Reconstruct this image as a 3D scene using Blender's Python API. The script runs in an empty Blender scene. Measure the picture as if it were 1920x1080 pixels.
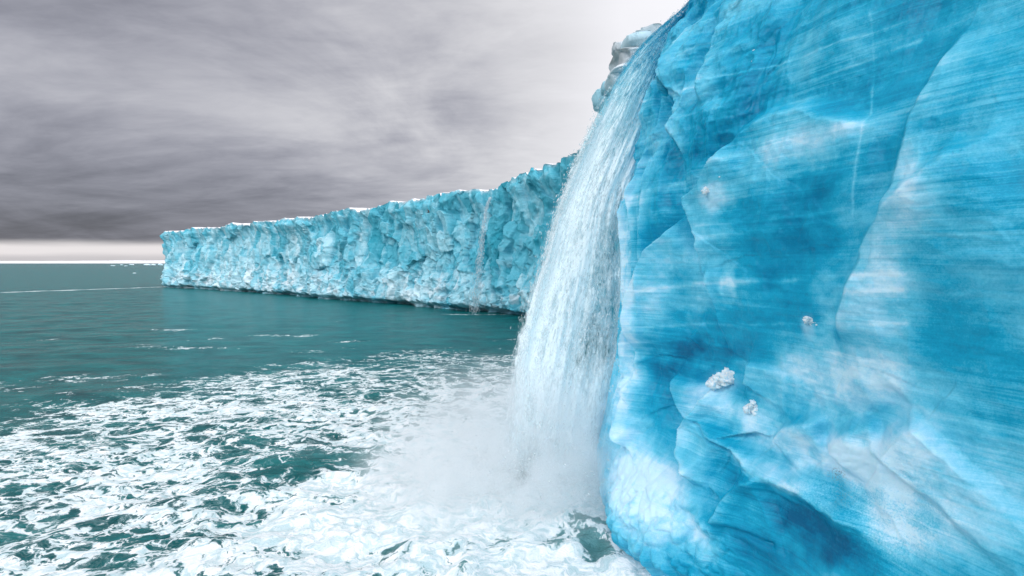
import bpy, math, random
import numpy as np
from mathutils import Vector

# ------------------------------------------------------------------ camera
F = 1009.0                      # focal length in pixels of the 1920 wide frame
CAMZ = 8.6
PITCH = math.atan(47.0 / F)
scene = bpy.context.scene
cam_d = bpy.data.cameras.new("camera")
cam_d.sensor_width = 36.0
cam_d.lens = F / 1920.0 * 36.0
cam_d.clip_start = 0.1
cam_d.clip_end = 120000.0
cam = bpy.data.objects.new("camera", cam_d)
scene.collection.objects.link(cam)
cam.location = (0, 0, CAMZ)
cam.rotation_euler = (math.pi / 2 - PITCH, 0, 0)
scene.camera = cam
cp, sp = math.cos(PITCH), math.sin(PITCH)
FWD = np.array([0, cp, -sp]); UP = np.array([0, sp, cp]); RIGHT = np.array([1.0, 0, 0])

def ray(px, py):
    return RIGHT * (px - 960) / F + UP * (540 - py) / F + FWD

def at(px, py, y):
    """point on the pixel's ray at world depth y"""
    r = ray(px, py)
    t = y / r[1]
    return np.array([r[0] * t, y, CAMZ + r[2] * t])

def project(P):
    d = P - np.array([0, 0, CAMZ])
    w = d @ FWD
    w = np.where(np.abs(w) < 1e-6, 1e-6, w)
    return 960 + F * (d @ RIGHT) / w, 540 - F * (d @ UP) / w, w

scene.view_settings.view_transform = 'Standard'
scene.view_settings.look = 'None'
scene.view_settings.gamma = 1.0
scene.view_settings.exposure = 0.0
scene.render.engine = 'CYCLES'
cy = scene.cycles
cy.use_denoising = True
cy.max_bounces = 10
cy.diffuse_bounces = 6
cy.glossy_bounces = 3
cy.transmission_bounces = 4
cy.volume_bounces = 10
cy.transparent_max_bounces = 24
cy.caustics_reflective = False
cy.caustics_refractive = False

# ------------------------------------------------------------------ node helpers
class NT:
    def __init__(s, tree):
        s.t = tree; tree.nodes.clear()
    def n(s, typ, **kw):
        nd = s.t.nodes.new(typ)
        for k, v in kw.items(): setattr(nd, k, v)
        return nd
    def put(s, sock, v):
        if isinstance(v, bpy.types.NodeSocket): s.t.links.new(v, sock)
        elif v is not None: sock.default_value = v
    def m(s, op, a, b=None, c=None, clamp=False):
        nd = s.n('ShaderNodeMath', operation=op); nd.use_clamp = clamp
        s.put(nd.inputs[0], a); s.put(nd.inputs[1], b); s.put(nd.inputs[2], c)
        return nd.outputs[0]
    def vm(s, op, a, b=None, scale=None):
        nd = s.n('ShaderNodeVectorMath', operation=op)
        s.put(nd.inputs[0], a); s.put(nd.inputs[1], b)
        if scale is not None: s.put(nd.inputs['Scale'], scale)
        return nd.outputs[0]
    def step(s, x, a, b, lo=0.0, hi=1.0):
        nd = s.n('ShaderNodeMapRange', interpolation_type='SMOOTHSTEP')
        s.put(nd.inputs[0], x); s.put(nd.inputs[1], a); s.put(nd.inputs[2], b); s.put(nd.inputs[3], lo); s.put(nd.inputs[4], hi)
        return nd.outputs[0]
    def lin(s, x, a, b, lo=0.0, hi=1.0):
        nd = s.n('ShaderNodeMapRange', interpolation_type='LINEAR')
        s.put(nd.inputs[0], x); s.put(nd.inputs[1], a); s.put(nd.inputs[2], b); s.put(nd.inputs[3], lo); s.put(nd.inputs[4], hi)
        return nd.outputs[0]
    def noise(s, vec, scale, detail=4, rough=0.5, dist=0.0, lac=2.0):
        nd = s.n('ShaderNodeTexNoise')
        s.put(nd.inputs['Vector'], vec); s.put(nd.inputs['Scale'], scale); s.put(nd.inputs['Detail'], detail)
        s.put(nd.inputs['Roughness'], rough); s.put(nd.inputs['Distortion'], dist); s.put(nd.inputs['Lacunarity'], lac)
        return nd.outputs['Fac'], nd.outputs['Color']
    def voro(s, vec, scale, feature='DISTANCE_TO_EDGE', rnd=1.0):
        nd = s.n('ShaderNodeTexVoronoi', feature=feature)
        s.put(nd.inputs['Vector'], vec); s.put(nd.inputs['Scale'], scale); s.put(nd.inputs['Randomness'], rnd)
        return nd.outputs['Distance']
    def mix(s, f, a, b, blend='MIX'):
        nd = s.n('ShaderNodeMix', data_type='RGBA', blend_type=blend)
        s.put(nd.inputs[0], f); s.put(nd.inputs[6], a); s.put(nd.inputs[7], b)
        return nd.outputs[2]
    def ramp(s, f, stops, interp='LINEAR'):
        nd = s.n('ShaderNodeValToRGB'); r = nd.color_ramp; r.interpolation = interp
        while len(r.elements) < len(stops): r.elements.new(0.5)
        for e, (p, c) in zip(r.elements, stops):
            e.position = p; e.color = (*c, 1) if len(c) == 3 else c
        s.put(nd.inputs[0], f)
        return nd.outputs[0]
    def xyz(s, x, y, z):
        nd = s.n('ShaderNodeCombineXYZ'); s.put(nd.inputs[0], x); s.put(nd.inputs[1], y); s.put(nd.inputs[2], z)
        return nd.outputs[0]
    def sep(s, v):
        nd = s.n('ShaderNodeSeparateXYZ'); s.put(nd.inputs[0], v)
        return nd.outputs
    def attr(s, name):
        nd = s.n('ShaderNodeAttribute'); nd.attribute_name = name
        return nd.outputs['Fac']
    def bump(s, h, strength, dist, normal=None):
        nd = s.n('ShaderNodeBump'); s.put(nd.inputs['Height'], h); s.put(nd.inputs['Strength'], strength); s.put(nd.inputs['Distance'], dist)
        if normal is not None: s.put(nd.inputs['Normal'], normal)
        return nd.outputs[0]

# ------------------------------------------------------------------ sun and sky
SUN_EL, SUN_AZ = math.radians(36), math.radians(-118)      # azimuth measured from +Y towards +X
sd = bpy.data.lights.new("sun", 'SUN'); sd.energy = 1.0; sd.angle = math.radians(22); sd.color = (1.0, 0.985, 0.96)
so = bpy.data.objects.new("sun", sd); scene.collection.objects.link(so)
sdir = Vector((math.sin(SUN_AZ) * math.cos(SUN_EL), math.cos(SUN_AZ) * math.cos(SUN_EL), math.sin(SUN_EL)))
so.rotation_euler = sdir.to_track_quat('Z', 'Y').to_euler()
so.location = (-40, -20, 60)

world = bpy.data.worlds.new("World"); scene.world = world; world.use_nodes = True
w = NT(world.node_tree)
tc = w.n('ShaderNodeTexCoord').outputs['Generated']
X, Y, Z = w.sep(tc)
sky = w.n('ShaderNodeTexSky', sky_type='NISHITA'); sky.sun_disc = False
sky.sun_elevation = SUN_EL; sky.sun_rotation = SUN_AZ
az = w.m('ARCTAN2', X, Y)
zc = w.m('MAXIMUM', Z, 0.0)
den = w.m('ADD', zc, 0.20)
pc = w.xyz(w.m('DIVIDE', X, den), w.m('DIVIDE', Y, den), w.m('MULTIPLY', zc, 1.5))
nA, _ = w.noise(w.vm('ADD', pc, (3.7, 1.3, 0.0)), 1.05, 7, 0.58, 0.7)
nB, _ = w.noise(w.vm('MULTIPLY', w.vm('ADD', pc, (11.0, 7.0, 2.0)), (0.55, 1.5, 1.0)), 1.7, 8, 0.6, 0.35)
nD, _ = w.noise(w.vm('MULTIPLY', pc, (0.8, 1.3, 1.0)), 5.0, 7, 0.62, 0.6)
nC, _ = w.noise(w.xyz(w.m('MULTIPLY', az, 3.2), w.m('MULTIPLY', zc, 30.0), 5.0), 1.0, 6, 0.55, 0.4)
base = w.ramp(w.lin(az, -0.75, 0.45), [(0.0, (0.42,) * 3), (0.25, (0.45,) * 3), (0.45, (0.55,) * 3), (0.54, (0.61,) * 3), (0.625, (0.73,) * 3), (0.71, (0.84,) * 3), (0.79, (0.97,) * 3), (1.0, (1.05,) * 3)])
cl = w.m('ADD', w.m('MULTIPLY', nA, 1.25), w.m('MULTIPLY', nB, 0.75))
cl = w.m('ADD', w.step(cl, 0.62, 1.36, 0.62, 1.30), w.m('MULTIPLY', w.m('SUBTRACT', nD, 0.5), 0.42))
# clouds lose contrast towards the bright right
flat = w.step(az, -0.22, 0.22, 0.0, 0.92)
clm = w.n('ShaderNodeMix', data_type='FLOAT'); w.put(clm.inputs[0], flat); w.put(clm.inputs[2], cl); w.put(clm.inputs[3], 1.0)
br = w.m('MULTIPLY', base, clm.outputs[0])
# dark stratus low over the sea, then a bright gap above the horizon
low = w.m('MULTIPLY', w.step(zc, 0.24, 0.035), w.m('MULTIPLY', w.step(az, 0.12, -0.50), w.lin(nC, 0.2, 0.8, 0.72, 1.0)))
br = w.m('MULTIPLY', br, w.m('SUBTRACT', 1.0, w.m('MULTIPLY', low, 0.58)))
zb = w.m('ADD', zc, w.m('MULTIPLY', w.m('SUBTRACT', nC, 0.5), 0.016))
gap = w.m('MULTIPLY', w.step(zb, 0.037, 0.022), w.step(zb, 0.004, 0.016, 0.62, 1.0))
over = w.step(Z, 0.50, 0.9, 1.0, 1.15)
back = w.step(Y, 0.1, -0.5, 1.0, 2.7)
tint = w.mix(w.step(br, 0.12, 0.8), (0.92, 0.935, 1.12, 1), (0.985, 0.98, 1.02, 1))
col = w.vm('SCALE', tint, scale=br)
col = w.mix(gap, col, (0.86, 0.82, 0.83, 1))
col = w.vm('SCALE', col, scale=w.m('MULTIPLY', w.m('MULTIPLY', over, back), 10.0))
col = w.mix(0.95, sky.outputs[0], col)
bg = w.n('ShaderNodeBackground'); w.put(bg.inputs[0], col); bg.inputs[1].default_value = 0.1
wo = w.n('ShaderNodeOutputWorld'); w.t.links.new(bg.outputs[0], wo.inputs[0])

# ------------------------------------------------------------------ numpy noise
def _hash(ix, iy, iz, seed=0):
    h = (ix.astype(np.int64) * 374761393 + iy.astype(np.int64) * 668265263 + iz.astype(np.int64) * 2147483647 + seed * 974634777) & 0xffffffff
    h = ((h ^ (h >> 13)) * 1274126177) & 0xffffffff
    h = ((h ^ (h >> 16)) * 2246822519) & 0xffffffff
    h = h ^ (h >> 15)
    return (h & 0xffffff) / float(0xffffff)

def vnoise(x, y, z=0.0, seed=0):
    x, y, z = np.broadcast_arrays(np.asarray(x, float), np.asarray(y, float), np.asarray(z, float))
    ix, iy, iz = np.floor(x), np.floor(y), np.floor(z)
    fx, fy, fz = x - ix, y - iy, z - iz
    ux, uy, uz = [t * t * t * (t * (t * 6 - 15) + 10) for t in (fx, fy, fz)]
    flatz = not np.any(fz)
    def layer(k):
        a = _hash(ix, iy, iz + k, seed); b = _hash(ix + 1, iy, iz + k, seed)
        c = _hash(ix, iy + 1, iz + k, seed); d = _hash(ix + 1, iy + 1, iz + k, seed)
        return (a * (1 - ux) + b * ux) * (1 - uy) + (c * (1 - ux) + d * ux) * uy
    l0 = layer(0)
    if flatz: return l0 * 2 - 1
    return (l0 * (1 - uz) + layer(1) * uz) * 2 - 1

def fbm(x, y, z=0.0, oct=5, gain=0.5, seed=0):
    s = 0; a = 1.0; f = 1.0; tot = 0
    for i in range(oct):
        s = s + a * vnoise(x * f + 13.7 * i, y * f - 7.1 * i, np.asarray(z) * f, seed + i); tot += a
        a *= gain; f *= 2.03
    return s / tot

def ridged(x, y, z=0.0, oct=5, gain=0.5, seed=0):
    s = 0; a = 1.0; f = 1.0; tot = 0
    for i in range(oct):
        s = s + a * (1 - np.abs(vnoise(x * f + 13.7 * i, y * f - 7.1 * i, np.asarray(z) * f, seed + i)) * 2); tot += a
        a *= gain; f *= 2.03
    return s / tot

def facets(x, y, slope=1.0, seed=0):
    """broken faces: every jittered cell is a tilted plane. Returns (height, cell tone, gap to the next cell)"""
    ix, iy = np.floor(x), np.floor(y)
    best = np.full(x.shape, 9e9); second = np.full(x.shape, 9e9); val = np.zeros(x.shape); tone = np.zeros(x.shape)
    zz = np.zeros_like(ix)
    for di in (-1, 0, 1):
        for dj in (-1, 0, 1):
            cx, cy_ = ix + di, iy + dj
            px = cx + _hash(cx, cy_, zz, seed + 1); py = cy_ + _hash(cx, cy_, zz, seed + 2)
            d = (x - px) ** 2 + (y - py) ** 2
            h = _hash(cx, cy_, zz, seed + 3) * 2 - 1
            v = h + slope * ((_hash(cx, cy_, zz, seed + 4) * 2 - 1) * (x - px) + (_hash(cx, cy_, zz, seed + 5) * 2 - 1) * (y - py))
            near = d < best
            second = np.where(near, best, np.minimum(second, d))
            val = np.where(near, v, val); tone = np.where(near, _hash(cx, cy_, zz, seed + 6), tone)
            best = np.where(near, d, best)
    return val, tone, np.sqrt(second) - np.sqrt(best)

def sstep(a, b, x):
    t = np.clip((x - a) / (b - a), 0, 1)
    return t * t * (3 - 2 * t)

# ------------------------------------------------------------------ mesh helpers
def link(o, parent=None):
    scene.collection.objects.link(o)
    if parent is not None: o.parent = parent
    return o

def tag(o, label=None, cat=None, group=None, kind=None):
    if label: o['label'] = label
    if cat: o['category'] = cat
    if group: o['group'] = group
    if kind: o['kind'] = kind
    return o

def empty(name, loc=(0, 0, 0)):
    o = bpy.data.objects.new(name, None); o.location = loc; o.empty_display_size = 0.3
    return link(o)

def mesh_obj(name, V, Fa, mat, parent=None, attrs=None, smooth=True):
    """V (n,3), Fa (m,k) index array with constant k"""
    me = bpy.data.meshes.new(name)
    V = np.asarray(V, dtype=np.float32); Fa = np.asarray(Fa, dtype=np.int32)
    me.vertices.add(len(V)); me.vertices.foreach_set('co', V.ravel())
    k = Fa.shape[1]
    me.loops.add(Fa.size); me.loops.foreach_set('vertex_index', Fa.ravel())
    me.polygons.add(len(Fa)); me.polygons.foreach_set('loop_start', np.arange(0, Fa.size, k, dtype=np.int32))
    me.update(calc_edges=True)
    me.polygons.foreach_set('use_smooth', np.full(len(Fa), smooth, dtype=bool))
    for nm, a in (attrs or {}).items():
        at_ = me.attributes.new(nm, 'FLOAT', 'POINT'); at_.data.foreach_set('value', np.asarray(a, dtype=np.float32).ravel())
    me.validate()
    me.materials.append(mat)
    o = bpy.data.objects.new(name, me)
    return link(o, parent)

def grid_faces(nu, nv, flip=False):
    i = np.arange(nu - 1)[:, None] * nv + np.arange(nv - 1)[None, :]
    f = np.stack([i, i + nv, i + nv + 1, i + 1], -1).reshape(-1, 4)
    return f[:, ::-1] if flip else f

def grid_obj(name, P, mat, parent=None, attrs=None, flip=False, smooth=True):
    nu, nv = P.shape[:2]
    return mesh_obj(name, P.reshape(-1, 3), grid_faces(nu, nv, flip), mat, parent, attrs, smooth)

def ico(sub):
    import bmesh
    bm = bmesh.new(); bmesh.ops.create_icosphere(bm, subdivisions=sub, radius=1.0)
    V = np.array([v.co[:] for v in bm.verts]); Fa = np.array([[v.index for v in f.verts] for f in bm.faces]); bm.free()
    return V, Fa
ICO = {k: ico(k) for k in (2, 3, 4, 5)}

def newmat(name):
    m = bpy.data.materials.new(name); m.use_nodes = True
    return m, NT(m.node_tree)

def out(nt, surf=None, vol=None):
    o = nt.n('ShaderNodeOutputMaterial')
    if surf is not None: nt.t.links.new(surf, o.inputs['Surface'])
    if vol is not None: nt.t.links.new(vol, o.inputs['Volume'])

def princ(nt, **kw):
    p = nt.n('ShaderNodeBsdfPrincipled')
    for k, v in kw.items(): nt.put(p.inputs[k], v)
    return p.outputs[0]

# ------------------------------------------------------------------ materials
def mat_near_ice():
    m, n = newmat("banded_blue_ice")
    g = n.n('ShaderNodeNewGeometry').outputs['Position']
    tone = n.attr('tone'); white = n.attr('white'); dirt = n.attr('dirt'); frost = n.attr('frost')
    wz, wc = n.noise(g, 0.35, 3, 0.5)
    gw = n.vm('ADD', g, n.xyz(0.0, 0.0, n.m('MULTIPLY', n.m('SUBTRACT', wz, 0.5), 0.22)))
    s1, _ = n.noise(n.vm('MULTIPLY', gw, (0.07, 0.07, 3.2)), 1.0, 3, 0.6)
    s2a, _ = n.noise(n.vm('MULTIPLY', gw, (0.13, 0.13, 12.0)), 1.0, 2, 0.6)
    s2b, _ = n.noise(n.vm('MULTIPLY', gw, (0.35, 0.35, 33.0)), 1.0, 2, 0.6)
    s2 = n.m('ADD', n.m('MULTIPLY', s2a, 0.5), n.m('MULTIPLY', s2b, 0.5))
    c1, _ = n.noise(g, 0.9, 8, 0.66, 0.5)
    c2, _ = n.noise(g, 0.4, 4, 0.6)
    sp, _ = n.noise(g, 30.0, 5, 0.75)
    t = n.m('ADD', tone, n.m('MULTIPLY', n.m('SUBTRACT', s1, 0.5), 0.26))
    t = n.m('ADD', t, n.m('MULTIPLY', n.m('SUBTRACT', s2, 0.5), n.m('MULTIPLY', 0.62, n.step(c2, 0.34, 0.62, 0.25, 1.0))))
    t = n.m('ADD', t, n.m('MULTIPLY', n.m('SUBTRACT', c1, 0.5), 0.52))
    t = n.m('ADD', t, n.m('MULTIPLY', n.m('SUBTRACT', sp, 0.5), n.m('ADD', 0.34, n.m('MULTIPLY', frost, 0.75))))
    col = n.ramp(t, [(0.0, (0.0, 0.115, 0.24)), (0.2, (0.0, 0.215, 0.38)), (0.42, (0.006, 0.36, 0.555)), (0.62, (0.12, 0.54, 0.72)), (0.82, (0.33, 0.68, 0.84)), (1.0, (0.58, 0.81, 0.92))])
    col = n.mix(white, col, (0.56, 0.79, 0.91, 1))
    col = n.mix(n.m('MULTIPLY', dirt, n.step(sp, 0.48, 0.62)), col, (0.07, 0.09, 0.12, 1))
    b = n.bump(n.m('ADD', n.m('MULTIPLY', s2, 0.5), n.m('ADD', c1, n.m('MULTIPLY', sp, 0.25))), 0.35, 0.06)
    out(n, princ(n, **{'Base Color': col, 'Roughness': n.lin(c1, 0.3, 0.7, 0.28, 0.55), 'IOR': 1.31, 'Specular IOR Level': 0.4, 'Normal': b,
                       'Subsurface Weight': 0.25, 'Subsurface Radius': (0.25, 0.7, 1.0), 'Subsurface Scale': 0.12}))
    return m

def mat_far_ice():
    m, n = newmat("weathered_ice")
    g = n.n('ShaderNodeNewGeometry').outputs['Position']
    tone = n.attr('tone'); white = n.attr('white'); dirt = n.attr('dirt')
    c1, _ = n.noise(g, 0.45, 7, 0.65, 0.4)
    c2, _ = n.noise(n.vm('MULTIPLY', g, (0.8, 0.8, 0.35)), 1.3, 6, 0.62, 0.6)
    st, _ = n.noise(n.vm('MULTIPLY', g, (0.05, 0.05, 2.2)), 1.0, 5, 0.6)
    t = n.m('ADD', tone, n.m('MULTIPLY', n.m('SUBTRACT', c1, 0.5), 0.45))
    t = n.m('ADD', t, n.m('MULTIPLY', n.m('SUBTRACT', c2, 0.5), 0.25))
    t = n.m('ADD', t, n.m('MULTIPLY', n.m('SUBTRACT', st, 0.5), 0.22))
    col = n.ramp(t, [(0.0, (0.012, 0.19, 0.27)), (0.25, (0.03, 0.32, 0.42)), (0.5, (0.12, 0.48, 0.60)), (0.75, (0.36, 0.66, 0.75)), (1.0, (0.66, 0.82, 0.87))])
    col = n.mix(white, col, (0.83, 0.84, 0.86, 1))
    col = n.mix(n.m('MULTIPLY', dirt, n.step(c1, 0.40, 0.62)), col, (0.20, 0.18, 0.17, 1))
    b = n.bump(n.m('ADD', c1, c2), 0.45, 0.28)
    out(n, princ(n, **{'Base Color': col, 'Roughness': 0.5, 'IOR': 1.31, 'Specular IOR Level': 0.3, 'Normal': b}))
    return m

def mat_snow():
    m, n = newmat("old_snow")
    g = n.n('ShaderNodeNewGeometry').outputs['Position']
    c, _ = n.noise(g, 0.6, 7, 0.6)
    f, _ = n.noise(g, 9.0, 4, 0.6)
    col = n.ramp(c, [(0.3, (0.55, 0.54, 0.54)), (0.5, (0.80, 0.80, 0.82)), (0.7, (0.88, 0.89, 0.91))])
    out(n, princ(n, **{'Base Color': col, 'Roughness': 0.8, 'Normal': n.bump(n.m('ADD', c, n.m('MULTIPLY', f, 0.3)), 0.5, 0.15)}))
    return m

def mat_clump():
    m, n = newmat("crusted_snow")
    g = n.n('ShaderNodeNewGeometry').outputs['Position']
    c, _ = n.noise(g, 14.0, 6, 0.65)
    col = n.ramp(c, [(0.30, (0.36, 0.66, 0.84)), (0.50, (0.74, 0.89, 0.95)), (0.65, (0.93, 0.95, 0.96))])
    out(n, princ(n, **{'Base Color': col, 'Roughness': 0.7, 'Normal': n.bump(c, 0.8, 0.05),
                       'Subsurface Weight': 0.2, 'Subsurface Radius': (0.4, 0.8, 1.0), 'Subsurface Scale': 0.05}))
    return m

def mat_sea():
    m, n = newmat("sea_water_with_foam")
    g = n.n('ShaderNodeNewGeometry').outputs['Position']
    cov = n.attr('foam'); milk = n.attr('milk')
    # wind ripples and chop
    r1, _ = n.noise(n.vm('MULTIPLY', g, (0.55, 1.0, 1.0)), 0.5, 3, 0.5, 0.4)
    r2, _ = n.noise(n.vm('MULTIPLY', g, (0.6, 1.0, 1.0)), 2.4, 7, 0.68, 0.6)
    # foam lace
    _, wc = n.noise(g, 0.32, 4, 0.6)
    _, wc2 = n.noise(g, 1.6, 4, 0.6)
    p = n.vm('ADD', g, n.vm('SCALE', n.vm('SUBTRACT', wc, (0.5, 0.5, 0.5)), scale=2.6))
    p = n.vm('ADD', p, n.vm('SCALE', n.vm('SUBTRACT', wc2, (0.5, 0.5, 0.5)), scale=0.75))
    p = n.vm('MULTIPLY', p, (0.75, 1.15, 0.0))
    e1 = n.voro(p, 0.70); e2 = n.voro(p, 2.1); e3 = n.voro(p, 5.6)
    big, _ = n.noise(n.vm('MULTIPLY', g, (0.8, 1.2, 0.0)), 0.16, 4, 0.55, 0.6)
    f1, _ = n.noise(p, 1.3, 8, 0.70)
    f2, _ = n.noise(n.vm('ADD', p, (9.0, 4.0, 0.0)), 3.1, 7, 0.66, 0.6)
    rid = n.m('SUBTRACT', 1.0, n.m('MULTIPLY', n.m('ABSOLUTE', n.m('SUBTRACT', f2, 0.5)), 5.0), clamp=True)
    lace = n.m('ADD', n.m('MULTIPLY', n.step(e1, 0.34, 0.0), 0.36), n.m('MULTIPLY', n.step(e2, 0.34, 0.0), 0.34))
    lace = n.m('ADD', lace, n.m('MULTIPLY', n.step(e3, 0.35, 0.0), 0.20))
    lace = n.m('ADD', lace, n.m('MULTIPLY', n.m('SUBTRACT', f1, 0.5), 1.35))
    lace = n.m('ADD', lace, n.m('MULTIPLY', rid, 0.30))
    lace = n.m('ADD', lace, n.m('MULTIPLY', n.m('SUBTRACT', big, 0.5), 0.9))
    th = n.lin(cov, 0.0, 1.0, 1.34, 0.10)
    foam = n.step(n.m('SUBTRACT', lace, th), 0.0, 0.15)
    foam = n.m('MULTIPLY', foam, n.step(cov, 0.01, 0.10))
    thin = n.m('MULTIPLY', n.step(n.m('SUBTRACT', lace, th), -0.28, 0.12), n.m('MULTIPLY', n.step(cov, 0.15, 0.45), 0.36))
    # water body: silty teal
    body = n.mix(n.lin(r1, 0.3, 0.7), (0.0, 0.092, 0.102, 1), (0.003, 0.21, 0.212, 1))
    body = n.mix(milk, body, (0.18, 0.42, 0.44, 1))
    body = n.mix(thin, body, (0.42, 0.66, 0.68, 1))
    dist = n.vm('LENGTH', g)
    hb = n.m('ADD', n.m('MULTIPLY', r1, 0.7), n.m('MULTIPLY', r2, 0.55))
    nb = n.bump(hb, 1.0, 0.9)
    wat = princ(n, **{'Base Color': body, 'Roughness': 0.2, 'IOR': 1.333, 'Specular IOR Level': 0.38, 'Normal': nb})
    fh = n.m('ADD', n.m('MULTIPLY', lace, 0.7), n.m('MULTIPLY', f2, 0.6))
    fcol = n.mix(n.step(f2, 0.35, 0.62), (0.52, 0.70, 0.73, 1), (0.93, 0.95, 0.95, 1))
    fo = princ(n, **{'Base Color': fcol, 'Roughness': 0.9, 'Specular IOR Level': 0.1, 'Normal': n.bump(fh, 0.55, 0.20)})
    mx = n.n('ShaderNodeMixShader'); n.put(mx.inputs[0], foam); n.t.links.new(wat, mx.inputs[1]); n.t.links.new(fo, mx.inputs[2])
    out(n, mx.outputs[0])
    return m

def mat_drops(name, c, alpha=0.75):
    m, n = newmat(name)
    tone = n.attr('tone')
    col = n.mix(tone, (0.10, 0.55, 0.74, 1), (*c, 1))
    d = n.n('ShaderNodeBsdfDiffuse'); n.put(d.inputs[0], col)
    t = n.n('ShaderNodeBsdfTranslucent'); n.put(t.inputs[0], col)
    mx = n.n('ShaderNodeMixShader'); mx.inputs[0].default_value = 0.25
    n.t.links.new(d.outputs[0], mx.inputs[1]); n.t.links.new(t.outputs[0], mx.inputs[2])
    tr = n.n('ShaderNodeBsdfTransparent')
    m2 = n.n('ShaderNodeMixShader'); m2.inputs[0].default_value = alpha
    n.t.links.new(tr.outputs[0], m2.inputs[1]); n.t.links.new(mx.outputs[0], m2.inputs[2])
    out(n, m2.outputs[0])
    return m

M_NEAR, M_FAR, M_SNOW, M_CLUMP, M_SEA = mat_near_ice(), mat_far_ice(), mat_snow(), mat_clump(), mat_sea()
M_DROP = mat_drops("falling_water", (0.95, 0.985, 0.99), 0.50)

# ------------------------------------------------------------------ sea
IMP = np.array([1.0, 20.3])      # where the fall strikes the sea
def sinh_axis(n, c, inner, outer):
    s = np.linspace(-1, 1, n)
    lo, hi = 0.1, 60.0
    for _ in range(80):
        b = 0.5 * (lo + hi)
        if inner * n / 2 / b * math.sinh(b) > outer: hi = b
        else: lo = b
    return c + inner * n / 2 / b * np.sinh(b * s)

def build_sea():
    xs = sinh_axis(760, -6.0, 0.085, 40000.0); ys = sinh_axis(820, 22.0, 0.075, 40000.0)
    Xg, Yg = np.meshgrid(xs, ys, indexing='ij')
    r = np.hypot((Xg - IMP[0]), (Yg - IMP[1]))
    swell = 0.16 * fbm(Xg / 7.0, Yg / 4.0, oct=3, seed=3) * np.exp(-(np.hypot(Xg, Yg) / 300.0) ** 2)
    chop = 0.30 * ridged(Xg / 2.2, Yg / 1.7, oct=5, seed=8) * sstep(34, 5, r)
    boil = (0.55 * np.exp(-(r / 3.2) ** 2) + 0.22 * np.exp(-((r - 4.0) / 3.0) ** 2)) * (0.6 + 0.9 * fbm(Xg * 1.1, Yg * 1.1, oct=5, gain=0.6, seed=15))
    Zg = swell + chop - 0.08 + boil
    edge = 33.5 + 5.0 * fbm(Xg / 9, Yg / 9, oct=4, seed=21)
    cov = 0.415 * sstep(edge + 5.0, edge - 9.0, r) + 0.06 * sstep(27, 14, r) + 0.44 * sstep(12.0, 4.0, r)
    def blob(x, y, rx, ry, a, rot=0.0):
        c, s = math.cos(rot), math.sin(rot)
        u = ((Xg - x) * c + (Yg - y) * s) / rx; v = (-(Xg - x) * s + (Yg - y) * c) / ry
        return a * np.exp(-(u * u + v * v))
    def pb(px, py, rx, ry, a, rot=0.0):
        q = ray(px, py); t = -CAMZ / q[2]
        return blob(q[0] * t, q[1] * t, rx, ry, a, rot)
    cov = cov - pb(590, 875, 2.8, 1.3, 0.40, 0.3) - pb(690, 890, 1.0, 0.9, 0.34)
    cov = cov - pb(1085, 990, 0.7, 0.9, 0.46) - pb(990, 1030, 1.8, 0.7, 0.40) - pb(1120, 1040, 1.0, 1.2, 0.45)
    cov = cov + pb(560, 1000, 2.6, 0.9, 0.25) + pb(300, 880, 6.0, 1.2, 0.12) + pb(380, 770, 8.0, 2.0, 0.08) - pb(240, 1000, 3.0, 0.7, 0.25)
    cov = np.clip(cov, 0, 1) * (r < 60)
    # thin foam lines: off the far headland, under the little fall, scattered flecks
    q = ray(890, 589); t = -CAMZ / q[2]
    cov = np.maximum(cov, 0.62 * np.exp(-(((Xg - q[0] * t) / 6.0) ** 2 + ((Yg - q[1] * t) / 1.2) ** 2)))
    a0 = ray(204, 541); a1 = ray(335, 536.5)
    A = (a0 * (-CAMZ / a0[2]))[:2]; B = (a1 * (-CAMZ / a1[2]))[:2]
    A = A + (A - B) * 1.5
    wob = 2.2 * fbm(Xg / 9, Yg / 30, oct=4, seed=45)
    d = np.abs(wob * 6 + (Xg - A[0]) * (B[1] - A[1]) - (Yg - A[1]) * (B[0] - A[0])) / np.hypot(*(B - A))
    along = ((Xg - A[0]) * (B[0] - A[0]) + (Yg - A[1]) * (B[1] - A[1])) / np.sum((B - A) ** 2)
    cov = np.maximum(cov, 0.80 * np.exp(-(d / 1.5) ** 2) * ((along > 0) & (along < 1.02)))
    fl = sstep(0.30, 0.62, fbm(Xg / 9, Yg / 5, oct=5, seed=40)) * 0.36 * sstep(140, 60, np.hypot(Xg, Yg))
    cov = np.maximum(cov, fl)
    milk = np.clip(0.70 * sstep(10, 3.0, r) + 0.07 * sstep(32, 12, r) + pb(560, 850, 2.5, 1.0, 0.25), 0, 1)
    P = np.stack([Xg, Yg, Zg], -1)
    o = grid_obj('sea', P, M_SEA, attrs={'foam': cov, 'milk': milk})
    return tag(o, 'teal glacial sea with white foam spreading from the waterfall', 'sea', kind='structure')
build_sea()

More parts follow.
